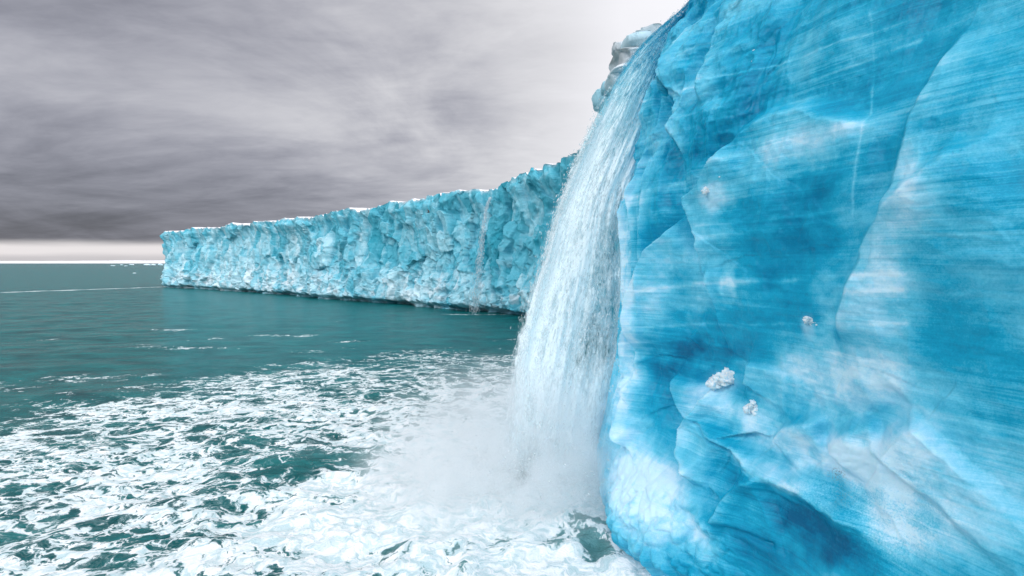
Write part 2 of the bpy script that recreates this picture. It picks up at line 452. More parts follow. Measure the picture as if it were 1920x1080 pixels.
# ------------------------------------------------------------------ near ice wall: x = H(y, z), pushed out towards the sea
ZK = np.array([-3.0, -1.0, 0.0, 1.0, 2.2, 3.6, 5.0, 6.5, 8.0, 9.5, 11.0, 12.5, 14.0, 15.5, 17.0, 18.5, 20.5, 24])
XK = np.array([3.9, 3.75, 3.6, 3.5, 3.5, 3.75, 4.05, 4.2, 4.2, 4.2, 4.3, 4.75, 5.2, 5.65, 6.1, 6.6, 7.3, 8.4])
YK = np.array([-14.0, -8.0, -2.0, 4.0, 8.5, 12.0, 15.0, 17.5, 19.0, 20.0, 21.0, 22.5, 24.5, 27.0])
CK = np.array([11.0, 10.0, 8.0, 5.4, 3.7, 2.5, 1.5, 0.65, 0.15, 0.05, 0.45, 1.3, 2.5, 4.5])
def cubic(xk, yk, x):
    """smooth interpolation (Catmull-Rom on uneven knots)"""
    m = np.gradient(yk, xk)
    i = np.clip(np.searchsorted(xk, x) - 1, 0, len(xk) - 2)
    h = xk[i + 1] - xk[i]; t = np.clip((x - xk[i]) / h, 0, 1)
    return ((1 + 2 * t) * (1 - t) ** 2) * yk[i] + t * (1 - t) ** 2 * h * m[i] + t * t * (3 - 2 * t) * yk[i + 1] + t * t * (t - 1) * h * m[i + 1]
def H0(y, z): return cubic(ZK, XK, z) + cubic(YK, CK, y)
PUSH = np.array([-0.86, -0.51, 0.0])

def wall_yz(px, py, shift=0.0):
    """(y, z) of the smooth wall seen at a pixel; shift allows for how far the feature is pushed out"""
    for it in range(2):
        q = ray(px, py)
        t = np.linspace(2.0, 30.0, 3000)
        Yt, Zt, Xt = q[1] * t, CAMZ + q[2] * t, q[0] * t
        gq = Xt - H0(np.minimum(Yt, 20.0), Zt)
        k = np.nonzero(gq > 0)[0]
        k = k[0] if len(k) else len(t) - 1
        y, z = Yt[k], Zt[k]
        if it == 0 and shift: px = px + shift * 0.62 * F / y
    return y, z

def poly_dist(y, z, pts):
    """distance and side (+ = nearer the camera / right) to a polyline in (y, z)"""
    best = np.full(y.shape, 9e9); side = np.zeros(y.shape); tt = np.zeros(y.shape)
    L = 0; seg = [np.hypot(b[0] - a[0], b[1] - a[1]) for a, b in zip(pts[:-1], pts[1:])]; tot = sum(seg)
    for (a, b), l in zip(zip(pts[:-1], pts[1:]), seg):
        ey, ez = b[0] - a[0], b[1] - a[1]
        t = np.clip(((y - a[0]) * ey + (z - a[1]) * ez) / (l * l + 1e-9), 0, 1)
        dy, dz = y - a[0] - t * ey, z - a[1] - t * ez
        d = np.hypot(dy, dz)
        cr = ey * (z - a[1]) - ez * (y - a[0])
        nb = d < best
        best = np.where(nb, d, best); side = np.where(nb, np.sign(cr), side); tt = np.where(nb, (L + t * l) / tot, tt)
        L += l
    return best, side, tt

# ribs whose far (left) edge stands proud: pixels along the edge, height, far width, near width
RIBS = [
    ([(1335, 352), (1372, 305), (1410, 262), (1460, 228), (1510, 213), (1580, 224), (1660, 250)], 0.16, 0.22, 0.9),
    ([(1800, 60), (1745, 170), (1714, 270), (1700, 330), (1684, 375), (1672, 425)], 0.20, 0.16, 1.2),
    ([(1900, 250), (1800, 310), (1735, 365), (1690, 400), (1655, 442), (1634, 495), (1616, 550), (1600, 605), (1584, 665)], 0.25, 0.22, 1.3),
    ([(1288, 400), (1264, 448), (1240, 474), (1226, 520), (1216, 562), (1208, 610), (1206, 660)], 0.42, 0.14, 1.5),
    ([(1216, 560), (1194, 598), (1184, 640), (1181, 690), (1188, 720)], 0.28, 0.12, 0.8),
    ([(1188, 698), (1175, 740), (1168, 778), (1173, 812), (1186, 836)], 0.36, 0.12, 0.9),
    ([(1275, 700), (1263, 730), (1268, 766), (1279, 806)], 0.26, 0.14, 1.1),
    ([(1338, 708), (1312, 754), (1281, 800), (1280, 842), (1298, 870), (1325, 905)], 0.42, 0.16, 1.6),
    ([(1314, 790), (1376, 846), (1406, 878), (1462, 900), (1524, 922), (1580, 954), (1640, 1000)], 0.26, 0.22, 0.30),
    ([(1411, 672), (1404, 698), (1392, 726)], 0.16, 0.10, 0.8),
    ([(1356, 975), (1368, 932), (1400, 906), (1440, 900)], 0.25, 0.14, 0.9),
    ([(1440, 834), (1466, 807), (1495, 792), (1540, 785)], 0.24, 0.16, 1.0),
    ([(1552, 846), (1576, 820), (1600, 806), (1650, 800)], 0.22, 0.18, 1.0),
    ([(1650, 870), (1690, 820), (1735, 780)], 0.30, 0.25, 1.4),
    ([(1296, 20), (1272, 60), (1254, 98), (1250, 125), (1262, 150), (1240, 180), (1228, 215), (1212, 260)], 0.34, 0.16, 1.0),
    ([(1318, 30), (1302, 80), (1290, 135), (1284, 184), (1288, 232), (1296, 275), (1293, 330)], 0.26, 0.14, 0.9),
    ([(1385, 40), (1366, 85), (1358, 120), (1350, 170), (1351, 206)], 0.22, 0.16, 1.0),
    ([(1395, 268), (1362, 312), (1338, 352), (1308, 374), (1316, 410), (1330, 450), (1334, 500)], 0.26, 0.14, 1.5),
    ([(1354, 500), (1354, 552), (1366, 628)], 0.10, 0.07, 0.35),
    ([(1202, 330), (1203, 420), (1206, 500), (1204, 560)], 0.16, 0.10, 0.6),
    ([(1176, 350), (1172, 430), (1178, 510), (1182, 580)], 0.18, 0.12, 0.5),
    ([(1300, 634), (1318, 614), (1330, 600)], 0.10, 0.05, 0.3),
    ([(1290, 880), (1330, 940), (1370, 1000)], 0.14, 0.25, 0.7),
]
CRACKS = [([(1183, 380), (1189, 405), (1196, 432)], 0.16, 0.05), ([(1318, 786), (1346, 822), (1376, 850)], 0.14, 0.05),
          ([(1184, 700), (1170, 745), (1164, 785), (1172, 815), (1184, 835)], 0.20, 0.06), ([(1288, 232), (1276, 270), (1270, 300)], 0.12, 0.05),
          ([(1380, 980), (1410, 1000), (1450, 1012)], 0.1, 0.06), ([(1262, 140), (1268, 180), (1262, 230), (1250, 262)], 0.15, 0.08)]
# pale bubbly ice (+) and clear blue ice (-): px, py, rx, ry (pixels), amount, rotation degrees
TONES = [
    (1192, 500, 36, 210, 0.12, 0), (1150, 760, 30, 80, 0.12, 10), (1430, 560, 160, 14, 0.10, -3), (1560, 690, 130, 30, 0.10, 6),
    (1580, 760, 130, 40, 0.16, 12), (1640, 700, 90, 40, 0.16, 8), (1200, 940, 70, 80, 0.22, 0), (1290, 1010, 60, 60, 0.20, 35), (1540, 830, 120, 30, 0.22, 12), (1175, 560, 12, 160, 0.16, 0),
    (1450, 380, 120, 26, -0.10, -14), (1430, 425, 110, 20, -0.10, -6), (1330, 655, 100, 22, -0.12, 3), (1260, 690, 60, 30, -0.10, 10), (1400, 1010, 120, 30, -0.18, 28),
    (1510, 262, 110, 38, 0.20, -16), (1420, 330, 70, 35, 0.16, -35), (1430, 480, 90, 60, -0.02, 0), (1620, 440, 120, 60, -0.14, -10),
    (1420, 190, 60, 90, -0.12, 30), (1620, 190, 120, 30, -0.10, -20), (1560, 330, 110, 28, -0.05, -10), (1300, 130, 40, 60, 0.18, 0),
    (1680, 470, 45, 90, 0.30, 25), (1650, 640, 60, 120, 0.22, 15), (1560, 560, 40, 60, 0.22, 10), (1510, 640, 60, 60, 0.20, -30),
    (1460, 560, 60, 40, -0.12, 0), (1480, 690, 60, 40, 0.20, 0), (1280, 660, 60, 50, -0.16, 0), (1380, 640, 70, 30, -0.08, 0),
    (1340, 750, 30, 40, 0.34, 25), (1300, 730, 25, 30, 0.15, 0), (1410, 800, 60, 30, 0.25, 30), (1480, 770, 70, 35, 0.15, 0), (1240, 760, 30, 40, -0.10, 0),
    (1560, 860, 90, 45, 0.38, 15), (1680, 860, 70, 60, 0.42, 0), (1600, 800, 40, 22, -0.12, 20), (1650, 780, 30, 20, -0.20, -25), (1450, 900, 70, 16, 0.30, 25),
    (1680, 980, 60, 60, 0.28, 0), (1530, 1005, 100, 42, -0.42, 28), (1380, 870, 50, 30, -0.10, 30), (1330, 990, 40, 60, -0.02, 30), (1420, 930, 50, 30, -0.10, 25),
    (1180, 900, 45, 60, 0.38, 0), (1270, 960, 30, 90, 0.30, -25), (1235, 880, 40, 25, 0.22, 0), (1210, 980, 40, 40, 0.15, 0),
    (1240, 540, 22, 60, 0.22, 10), (1162, 480, 12, 120, 0.20, 0), (1165, 720, 30, 60, 0.18, 15), (1290, 540, 30, 60, 0.10, 0), (1205, 420, 22, 80, -0.08, 0),
    (1330, 370, 25, 25, 0.25, 0), (1310, 440, 40, 40, 0.10, 0), (1250, 400, 40, 60, -0.10, 0), (1290, 300, 30, 50, -0.08, 0), (1230, 230, 30, 40, 0.10, 0),
    (1700, 330, 20, 60, 0.20, 0), (1500, 100, 70, 30, 0.05, -25), (1340, 190, 30, 30, 0.12, 0), (1364, 530, 10, 26, 0.35, 8), (1560, 720, 60, 30, 0.12, 0),
    (1850, 500, 120, 300, 0.05, 0), (1800, 950, 120, 100, 0.25, 0),
]
# thin pale bands: pixels, width (m), strength
LINES = [
    ([(1200, 376), (1280, 345), (1361, 313), (1430, 288), (1500, 264), (1600, 240), (1690, 214), (1760, 188)], 0.07, 0.42),
    ([(1230, 205), (1364, 160), (1484, 124), (1604, 80), (1700, 44)], 0.022, 0.45), ([(1529, 160), (1620, 120), (1720, 76)], 0.03, 0.40),
    ([(1380, 285), (1480, 265), (1573, 277), (1673, 251)], 0.022, 0.25), ([(1210, 548), (1329, 531), (1440, 527), (1540, 523), (1720, 511)], 0.055, 0.50),
    ([(1590, 548), (1720, 541)], 0.03, 0.40), ([(1205, 611), (1350, 606), (1530, 607), (1720, 602)], 0.03, 0.30), ([(1330, 426), (1450, 414), (1600, 392)], 0.02, 0.30),
    ([(1240, 456), (1330, 450), (1400, 438), (1520, 424)], 0.05, 0.22), ([(1522, 658), (1600, 662), (1680, 674), (1720, 682)], 0.02, 0.40),
    ([(1300, 130), (1340, 95), (1400, 60), (1430, 40)], 0.02, 0.35), ([(1641, 30), (1638, 80), (1634, 140), (1628, 220), (1618, 290), (1608, 360), (1603, 410)], 0.018, 0.34),
    ([(1213, 370), (1218, 440), (1222, 515)], 0.012, 0.55), ([(1190, 640), (1300, 634)], 0.02, 0.25), ([(1200, 663), (1260, 672), (1330, 690)], 0.06, 0.20),
    ([(1580, 235), (1576, 300)], 0.02, 0.18), ([(1375, 845), (1440, 872), (1510, 905), (1570, 945)], 0.10, 0.45), ([(1240, 250), (1300, 232), (1340, 220)], 0.02, 0.25),
    ([(1290, 372), (1290, 300), (1284, 240)], 0.03, 0.22), ([(1700, 60), (1560, 110), (1440, 150)], 0.05, 0.18), ([(1450, 690), (1560, 700), (1700, 730)], 0.05, 0.22),
]

def build_near_wall():
    # sample rows so that the mesh is as fine as the picture needs
    ys = np.concatenate([np.linspace(-14, 3, 60)[:-1], np.linspace(3, 7.5, 110)[:-1], 7.5 * (21.0 / 7.5) ** np.linspace(0, 1, 640)[:-1], np.linspace(21, 27, 90)])
    zs = np.concatenate([np.linspace(-2.5, 0, 30)[:-1], np.linspace(0, 19.2, 640)[:-1], np.linspace(19.2, 21.0, 24)])
    Yg, Zg = np.meshgrid(ys, zs, indexing='ij')
    disp = np.zeros_like(Yg); tone = np.full_like(Yg, 0.44); white = np.zeros_like(Yg); dirt = np.zeros_like(Yg); frost = np.zeros_like(Yg); edge_pale = np.zeros_like(Yg)
    # warp so that edges wander naturally
    wamp = 0.15 - 0.10 * sstep(15.5, 17.5, Yg) * sstep(11.5, 9.5, Zg)
    wy = Yg + wamp * fbm(Yg * 1.1, Zg * 1.1, oct=4, seed=61); wz = Zg + wamp * fbm(Yg * 1.1, Zg * 1.1, oct=4, seed=62)
    # broad scallops
    disp += 0.60 * fbm(Yg / 4.2, Zg / 4.6, oct=2, gain=0.4, seed=5)
    disp += 0.18 * ridged(wy / 2.0, wz / 3.6, oct=3, gain=0.4, seed=9) * (1 - 0.6 * sstep(16, 17.5, Yg) * sstep(12, 10, Zg))
    for pts, A, wl, wr in RIBS:
        P = [wall_yz(px, py, A) for px, py in pts]
        d, s, t = poly_dist(wy, wz, P)
        s = np.where(s == 0, 1, s)
        # orient: + side must be the nearer one
        my = np.mean([p[0] for p in P]); mz = np.mean([p[1] for p in P])
        e = np.array(P[-1]) - np.array(P[0])
        if abs(e[1]) >= abs(e[0]) * 0.35: sgn = np.sign(e[0] * 0 - e[1] * (-1.0))
        else: sgn = np.sign(e[0] * (-1.0))
        if sgn == 0: sgn = 1
        near = (s * sgn) > 0
        fade = sstep(0, 0.16, t) * sstep(1.0, 0.84, t) * 0.8 + 0.2
        fade = fade * np.exp(-np.where((t <= 0) | (t >= 1), d / 0.8, 0) ** 2)
        prof = np.where(near, np.exp(-(d / wr) ** 1.25), np.exp(-(d / wl) ** 2))
        disp += 1.65 * A * prof * fade - np.where(near, 0, 0.5 * A * np.exp(-((d - 2.2 * wl) / (1.6 * wl + 0.10)) ** 2)) * fade
        edge_pale += np.where(near, np.exp(-(d / (0.42 * wr + 0.05)) ** 1.1), np.exp(-(d / 0.05) ** 2)) * fade * min(1.0, A * 3.2)
    for pts, A, wd in CRACKS:
        P = [wall_yz(px, py, 0.1) for px, py in pts]
        d, s, t = poly_dist(wy, wz, P)
        disp -= A * np.exp(-(d / wd) ** 2)
    # nodular rough zone beside the top of the fall, vertical flutes below it
    up = sstep(9.5, 12.5, Zg) * sstep(12.5, 15.0, Yg)
    n1, t1, g1 = facets(wy * 1.5 + 0.3 * wz, wz * 0.75, 0.8, seed=31)
    disp += up * (0.035 * n1 + 0.34 * ridged(wy * 1.15, wz * 0.6, oct=4, gain=0.42, seed=33))
    fl = sstep(16.0, 17.6, Yg) * sstep(2.0, 4.0, Zg)
    disp += fl * 0.16 * ridged(wy * 1.3, wz * 0.12, oct=3, gain=0.45, seed=35)
    RF = Yg + 0.30 * fbm(Zg * 0.28, Yg * 0.2, oct=2, seed=37)
    for y0, wn, wf, a in ((18.9, 0.7, 0.12, 0.24), (17.9, 0.6, 0.12, 0.24)):
        dd = y0 - RF
        disp += a * sstep(1.5, 3.5, Zg) * sstep(13.5, 10.5, Zg) * np.where(dd > 0, np.exp(-(dd / wn) ** 1.3), np.exp(-(dd / wf) ** 2))
        edge_pale += 0.8 * sstep(1.5, 3.5, Zg) * sstep(13.5, 10.5, Zg) * np.where(dd > 0, np.exp(-(dd / (0.3 * wn)) ** 1.2), np.exp(-(dd / 0.05) ** 2))
    # bumpy mound of refrozen spray at the waterline
    mp = [wall_yz(1190, 900), wall_yz(1250, 980)]
    my, mz = 17.3, 0.9
    md = np.exp(-(((Yg - 15.6) / 2.9) ** 2 + ((Zg - 0.0) / 2.5) ** 2) ** 1.5)
    lump, lt, lg = facets(wy * 1.3, wz * 1.3, 0.5, seed=71)
    lump2, lt2, lg2 = facets(wy * 3.1, wz * 3.1, 0.6, seed=73)
    disp += md * (1.35 + 0.10 * lump + 0.05 * lump2 + 0.16 * sstep(0.0, 0.5, lg) + 0.06 * sstep(0, 0.5, lg2))
    # wave-cut foot
    disp -= 0.45 * sstep(0.75, 0.05, Zg) * (0.7 + 0.6 * fbm(Yg * 0.8, Zg * 0, oct=3, seed=77))
    # small chips and pits
    n2, t2, g2 = facets(wy * 2.4, wz * 2.0, 0.7, seed=41)
    chip = sstep(0.15, 0.45, fbm(Yg / 2.2, Zg / 2.2, oct=3, seed=44))
    disp += 0.016 * n2 * chip
    disp += 0.035 * fbm(wy * 3, wz * 3, oct=4, gain=0.55, seed=47) + 0.014 * fbm(wy * 1.5, wz * 14, oct=3, seed=48)
    base = np.stack([H0(Yg, Zg), Yg, Zg], -1)
    P = base + disp[..., None] * PUSH
    # colour of the ice itself, placed where it sits on the wall as seen
    px, py, wd = project(P.reshape(-1, 3)); px = px.reshape(Yg.shape); py = py.reshape(Yg.shape)
    ok = (Yg > 4)
    jx = px + 26 * fbm(Yg * 0.9, Zg * 0.9, oct=5, gain=0.6, seed=81); jy = py + 22 * fbm(Yg * 0.9, Zg * 0.9, oct=5, gain=0.6, seed=82)
    patchy = np.clip(0.95 + 1.1 * fbm(Yg * 1.3, Zg * 1.6, oct=6, gain=0.66, seed=83), 0.2, 1.7)
    for cx, cy_, rx, ry, a, rot in TONES:
        c, s = math.cos(math.radians(rot)), math.sin(math.radians(rot))
        u = ((jx - cx) * c + (jy - cy_) * s) / (rx * 1.15); v = (-(jx - cx) * s + (jy - cy_) * c) / (ry * 1.15)
        tone += np.where(ok, a * np.exp(-(u * u + v * v) ** 1.4) * patchy, 0)
    tone += 0.26 * fbm(Yg / 2.6, Zg / 1.6, oct=6, gain=0.62, seed=85)
    tone += 0.27 * np.clip(edge_pale, 0, 1.0) * (0.75 + 0.7 * fbm(wy * 0.8, wz * 0.8, oct=4, seed=86))  # ice tone raised along the near side of ribs and flutes
    for pts, wdt, a in LINES:
        Q = [wall_yz(x, y, 0.15) for x, y in pts]
        d, s, t = poly_dist(Yg + 0.04 * fbm(Yg * 2, Zg * 2, oct=3, seed=91), Zg + 0.03 * fbm(Yg * 2, Zg * 2, oct=3, seed=92), Q)
        br = 0.55 + 0.75 * fbm(Yg * 1.6, Zg * 1.6, oct=5, gain=0.65, seed=95)
        tone += 0.75 * a * np.exp(-(d / (1.4 * wdt)) ** 1.3) * np.clip(br, 0.05, 1) * (1 - ((t <= 0) | (t >= 1)) * sstep(0, 0.3, d))
    def pxblob(cx, cy_, rx, ry): return np.where(ok, np.exp(-(((jx - cx) / rx) ** 2 + ((jy - cy_) / ry) ** 2) ** 1.3), 0)
    white += 0.60 * pxblob(1690, 855, 60, 45) * patchy + 0.55 * pxblob(1175, 895, 42, 55) * patchy + 0.45 * pxblob(1560, 865, 60, 24) * patchy + 0.30 * pxblob(1345, 735, 26, 22) + 0.45 * pxblob(1408, 778, 17, 20) + 0.45 * pxblob(1512, 614, 11, 16) + 0.45 * pxblob(1324, 374, 12, 16) + 0.35 * pxblob(1362, 716, 30, 16)
    frost += pxblob(1680, 990, 80, 70) + 0.9 * pxblob(1570, 930, 70, 40) + 0.6 * pxblob(1680, 880, 60, 50) + 0.5 * pxblob(1480, 940, 60, 30)
    dirt += 0.75 * pxblob(1565, 895, 22, 16) + 0.6 * pxblob(1580, 935, 24, 20)
    tone = np.clip(tone, 0.02, 1.0)
    root = empty('ice_wall', (7.0, 12.0, 0.0))
    tag(root, 'tall blue banded ice wall with smooth ribs beside the big waterfall', 'ice wall')
    o = grid_obj('ice_face', P, M_NEAR, None, {'tone': tone, 'white': np.clip(white, 0, 1), 'dirt': np.clip(dirt, 0, 1), 'frost': np.clip(frost, 0, 1)}, flip=False)
    # glacier surface on top, running back from the edge
    top = P[:, -1, :]
    runs = np.array([0.0, 0.6, 2, 5, 12, 30, 70, 150])
    T = top[:, None, :] + np.stack([runs, runs * 0.1, 0.22 * np.sqrt(runs) + runs * 0.03], -1)[None]
    T[..., 2] += 0.25 * fbm(T[..., 0] / 3, T[..., 1] / 3, oct=4, seed=99) * (runs > 0)
    s = grid_obj('snow_cap', T, M_SNOW, None)
    for c in (o, s):
        c.parent = root; c.matrix_parent_inverse = root.matrix_world.inverted()
        c.location = -Vector(root.location); c.matrix_parent_inverse.identity()
    return P
NEARP = build_near_wall()
_npx, _npy, _npd = project(NEARP.reshape(-1, 3))
def wall_point(px, py):
    d = (_npx - px) ** 2 + (_npy - py) ** 2
    k = np.nonzero((d < 16) & (_npd > 2))[0]
    if len(k) == 0: k = np.array([np.argmin(np.where(_npd > 2, d, 9e9))])
    return NEARP.reshape(-1, 3)[k[np.argmin(_npd[k])]]

# ------------------------------------------------------------------ far ice cliff
# plan of the waterline (x, y) from the far headland round to the back of the fall, with the height of the edge
PLAN = [(-60, 330, 20.5), (-98, 262, 20.5), (-119, 218, 20.3), (-126.5, 199, 20.0), (-123, 192.5, 19.8), (-112, 186, 20.0), (-90, 169, 20.4), (-66, 150, 20.6), (-44, 130, 20.8), (-24, 113, 21.2),
        (-9, 100, 22.1), (-4, 96.5, 21.6), (-1, 93, 22.3), (3, 87, 23.0), (7.5, 76, 23.2), (9.5, 66, 23.3), (10.5, 55, 22.5), (10.0, 46, 22.0), (8.0, 39, 21.4), (6.9, 34, 21.3), (6.7, 31, 21.4), (7.6, 28.0, 21.0), (9.0, 25.6, 20.2), (11.2, 24.2, 19.4), (14, 24.2, 19.4)]
def build_far_cliff():
    K = np.array(PLAN, float)
    seg = np.hypot(np.diff(K[:, 0]), np.diff(K[:, 1])); S = np.concatenate([[0], np.cumsum(seg)])
    fine = np.linspace(0, S[-1], 6000)
    xy = np.stack([cubic(S, K[:, 0], fine), cubic(S, K[:, 1], fine)], -1); zt = cubic(S, K[:, 2], fine)
    dist = np.hypot(xy[:, 0], xy[:, 1])
    want = np.clip(0.0013 * dist, 0.05, 0.6); want[fine < S[2]] = 1.2
    cum = np.concatenate([[0], np.cumsum(np.diff(fine) / want[1:])])
    n = int(cum[-1]); s = np.interp(np.linspace(0, cum[-1], n), cum, fine)
    x = np.interp(s, fine, xy[:, 0]); y = np.interp(s, fine, xy[:, 1]); top = np.interp(s, fine, zt)
    # soften the direction used to push the face out
    tx, ty = np.gradient(x, s), np.gradient(y, s)
    k = np.exp(-np.linspace(-2, 2, 61) ** 2); k /= k.sum()
    tx = np.convolve(np.pad(tx, 30, 'edge'), k, 'valid'); ty = np.convolve(np.pad(ty, 30, 'edge'), k, 'valid')
    L = np.hypot(tx, ty); nx, ny = ty / L, -tx / L           # to the sea side
    flipn = np.sign((0 - x) * nx + (60 - y) * ny); 
    nx, ny = -np.abs(1) * (-nx), ny
    m0 = np.argmin(np.abs(x + 60) + np.abs(y - 145))
    if nx[m0] * (0 - x[m0]) + ny[m0] * (0 - y[m0]) < 0: nx, ny = -nx, -ny
    top = top + 0.75 * fbm(s / 9.0, 0 * s, oct=6, gain=0.62, seed=101) + 0.16 * (facets(s / 5.5, 0 * s, 0.8, seed=102)[0])
    nv = 190
    v = np.linspace(0, 1, nv)
    Sg, Vg = np.meshgrid(s, v, indexing='ij')
    Zg = -1.5 + (top[:, None] + 1.5) * Vg
    ws = Sg + 0.8 * fbm(Sg / 4.5, Zg / 4.5, oct=3, gain=0.4, seed=111); wz = Zg + 0.8 * fbm(Sg / 4.5, Zg / 4.5, oct=3, gain=0.4, seed=112)
    f1, t1, g1 = facets(ws / 4.2, wz / 8.0, 1.3, seed=121)
    f2, t2, g2 = facets(ws / 1.8, wz / 3.2, 1.3, seed=122)
    f3, t3, g3 = facets(ws / 0.85, wz / 1.1, 1.2, seed=123)
    hi = Zg / np.maximum(top[:, None], 1)
    lowz = sstep(0.55, 0.15, hi)
    D = 1.3 * fbm(Sg / 16, Zg / 22, oct=3, seed=131) + 0.80 * f1 + 0.46 * f2 + (0.12 + 0.16 * lowz) * f3 + 0.35 * fbm(ws / 2.4, wz / 2.4, oct=5, gain=0.6, seed=132)
    D += 0.9 * ridged(ws / 5.5, wz / 26, oct=4, seed=133) * sstep(0.25, 0.6, hi)           # upright fluting
    D += 0.9 * lowz * ridged(ws / 3.0, wz / 3.4, oct=5, gain=0.55, seed=135)                   # crumbled foot
    D += 0.4 * sstep(0.86, 0.97, hi) * (0.2 + 1.2 * fbm(Sg / 4, Zg / 30, oct=3, seed=137))    # overhanging lip
    D -= 0.7 * sstep(0.5, 0.72, hi) * sstep(0.93, 0.8, hi)
    D += 1.6 * sstep(0.5, 0.05, hi) - 2.6 * sstep(1.1, 0.1, Zg) * (0.75 + 0.7 * fbm(Sg / 5, 0 * Sg, oct=3, seed=139))
    D = D * (1 - 0.65 * sstep(0.90, 1.0, hi))
    D -= 3.0 * (sstep(75, 55, y)[:, None]) * sstep(9, 0, Zg)
    near = sstep(45, 30, np.hypot(x, y))[:, None]
    D = D * (1 - 0.45 * near)
    P = np.stack([x[:, None] + nx[:, None] * D, y[:, None] + ny[:, None] * D, Zg + 0.25 * f2], -1)
    P[:, -1, 2] = P[:, -2, 2]
    tone = 0.50 + 0.30 * (t1 - 0.5) + 0.26 * (t2 - 0.5) + 0.08 * (t3 - 0.5)
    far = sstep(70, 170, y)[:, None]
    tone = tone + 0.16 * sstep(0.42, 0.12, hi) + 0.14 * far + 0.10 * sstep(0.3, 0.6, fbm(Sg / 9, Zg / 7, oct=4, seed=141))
    tone = tone - 0.10 * sstep(110, 80, y)[:, None] - 0.50 * (sstep(70, 50, y) * sstep(30.5, 33, y))[:, None] * sstep(16, 13, Zg)  # last term: recess shade behind the fall, put into the ice colour
    white = 0.55 * sstep(0.1, 0.5, fbm(ws / 2.2, wz / 2.2, oct=4, gain=0.6, seed=143)) * sstep(0.5, 0.1, hi) * sstep(0.03, 0.1, hi) + 0.5 * sstep(0.972, 0.99, hi) * sstep(-0.1, 0.3, fbm(Sg / 6, 0 * Sg, oct=4, seed=144))
    white = white + 0.7 * near * sstep(0.72, 0.8, hi)
    dirt = 0.55 * sstep(0.93, 0.99, hi) * sstep(-0.1, 0.5, fbm(Sg / 3, Zg / 2, oct=3, seed=145)) + 0.7 * sstep(0.10, 0.02, hi) * sstep(0.0, 0.5, fbm(Sg / 5, Zg / 2, oct=3, seed=146))
    root = empty('ice_cliff', (-50, 135, 0))
    tag(root, 'long far cliff of chipped turquoise ice ending at a headland by the horizon', 'ice cliff')
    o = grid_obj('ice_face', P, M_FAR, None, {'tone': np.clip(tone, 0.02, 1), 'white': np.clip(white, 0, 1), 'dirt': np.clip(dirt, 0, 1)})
    e = P[:, -1, :]
    runs = np.array([0.0, 0.4, 1.2, 3, 7, 16, 40, 90, 160])
    back = np.stack([-nx, -ny], -1)
    # all rows run inland the same way so the sheet does not fold
    inl = np.array([0.80, 0.60]); mixw = np.clip(runs / 12, 0, 1)[None, :, None]
    dirv = back[:, None, :] * (1 - mixw) + inl[None, None, :] * mixw
    T = np.zeros((len(s), len(runs), 3))
    T[..., :2] = e[:, None, :2] + dirv * runs[None, :, None]
    T[..., 2] = e[:, None, 2] + (0.03 * runs / (1 + 0.05 * runs))[None]
    T[:, 1:, 2] += 0.25 * fbm(T[:, 1:, 0] / 4, T[:, 1:, 1] / 4, oct=4, seed=151)
    c = grid_obj('snow_cap', T, M_SNOW, None)
    for k_ in (o, c):
        k_.parent = root; k_.location = -Vector(root.location)
    return root
FAR_ROOT = build_far_cliff()

# ------------------------------------------------------------------ lumps of ice and snow
def lump(name, loc, size, mat, seed, parent=None, sub=4, rough=0.35, boxy=1.0, freq=1.2, attrs=None, rot=(0, 0, 0)):
    V, Fa = ICO[sub]
    V = V.copy()
    if boxy != 1.0: V = np.sign(V) * np.abs(V) ** boxy
    n = fbm(V[:, 0] * freq + seed * 3.1, V[:, 1] * freq - seed, V[:, 2] * freq + 0.37, oct=5, gain=0.58, seed=seed)
    f, t, g = facets(V[:, 0] * 1.6 + V[:, 1] * 1.1 + seed, V[:, 2] * 1.7 + V[:, 1] * 0.6, 0.8, seed=seed + 7)
    V = V * (1 + rough * n + rough * 0.35 * f * (2.6 if boxy < 0.5 else 1.0))[:, None] * np.array(size)
    at_ = {k: np.full(len(V), v) for k, v in (attrs or {}).items()}
    o = mesh_obj(name, V, Fa, mat, None, at_)
    o.rotation_euler = rot
    if parent is not None:
        o.parent = parent; o.location = Vector(loc) - Vector(parent.location)
    else: o.location = loc
    return o

# ------------------------------------------------------------------ waterfall
ZL = np.array([-0.5, 0.3, 2.4, 5.6, 8.05, 10.9, 13.2, 15.1, 16.2, 17.0, 17.8, 18.9, 19.3])
XL = np.array([-0.75, -0.65, -0.35, 0.10, 0.81, 1.70, 2.62, 3.62, 4.35, 5.1, 6.05, 7.6, 9.0])
XR = np.array([3.2, 3.3, 3.65, 4.15, 4.25, 4.35, 5.2, 5.85, 6.25, 6.65, 7.1, 8.8, 10.2])
def fall_pos(q, z):
    a = cubic(ZL, XL, z); b = cubic(ZL, XR, z)
    return a + (b - a) * q

OCT_F = np.array([[0, 2, 3], [0, 3, 4], [0, 4, 5], [0, 5, 2], [1, 3, 2], [1, 4, 3], [1, 5, 4], [1, 2, 5]])
def streaks(name, C, T, half, rad, tone, mat, parent):
    """slender drops: centre, direction, half length, radius"""
    T = T / np.linalg.norm(T, axis=1)[:, None]
    a = np.cross(T, np.array([0.3, 1.0, 0.1])); a /= np.linalg.norm(a, axis=1)[:, None]
    b = np.cross(T, a)
    V = np.empty((len(C), 6, 3))
    V[:, 0] = C + T * half[:, None] * 0.7; V[:, 1] = C - T * half[:, None] * 1.3
    V[:, 2] = C + a * rad[:, None]; V[:, 3] = C + b * rad[:, None]; V[:, 4] = C - a * rad[:, None]; V[:, 5] = C - b * rad[:, None]
    Fa = (OCT_F[None] + 6 * np.arange(len(C))[:, None, None]).reshape(-1, 3)
    return mesh_obj(name, V.reshape(-1, 3), Fa, mat, parent, {'tone': np.repeat(tone, 6)})

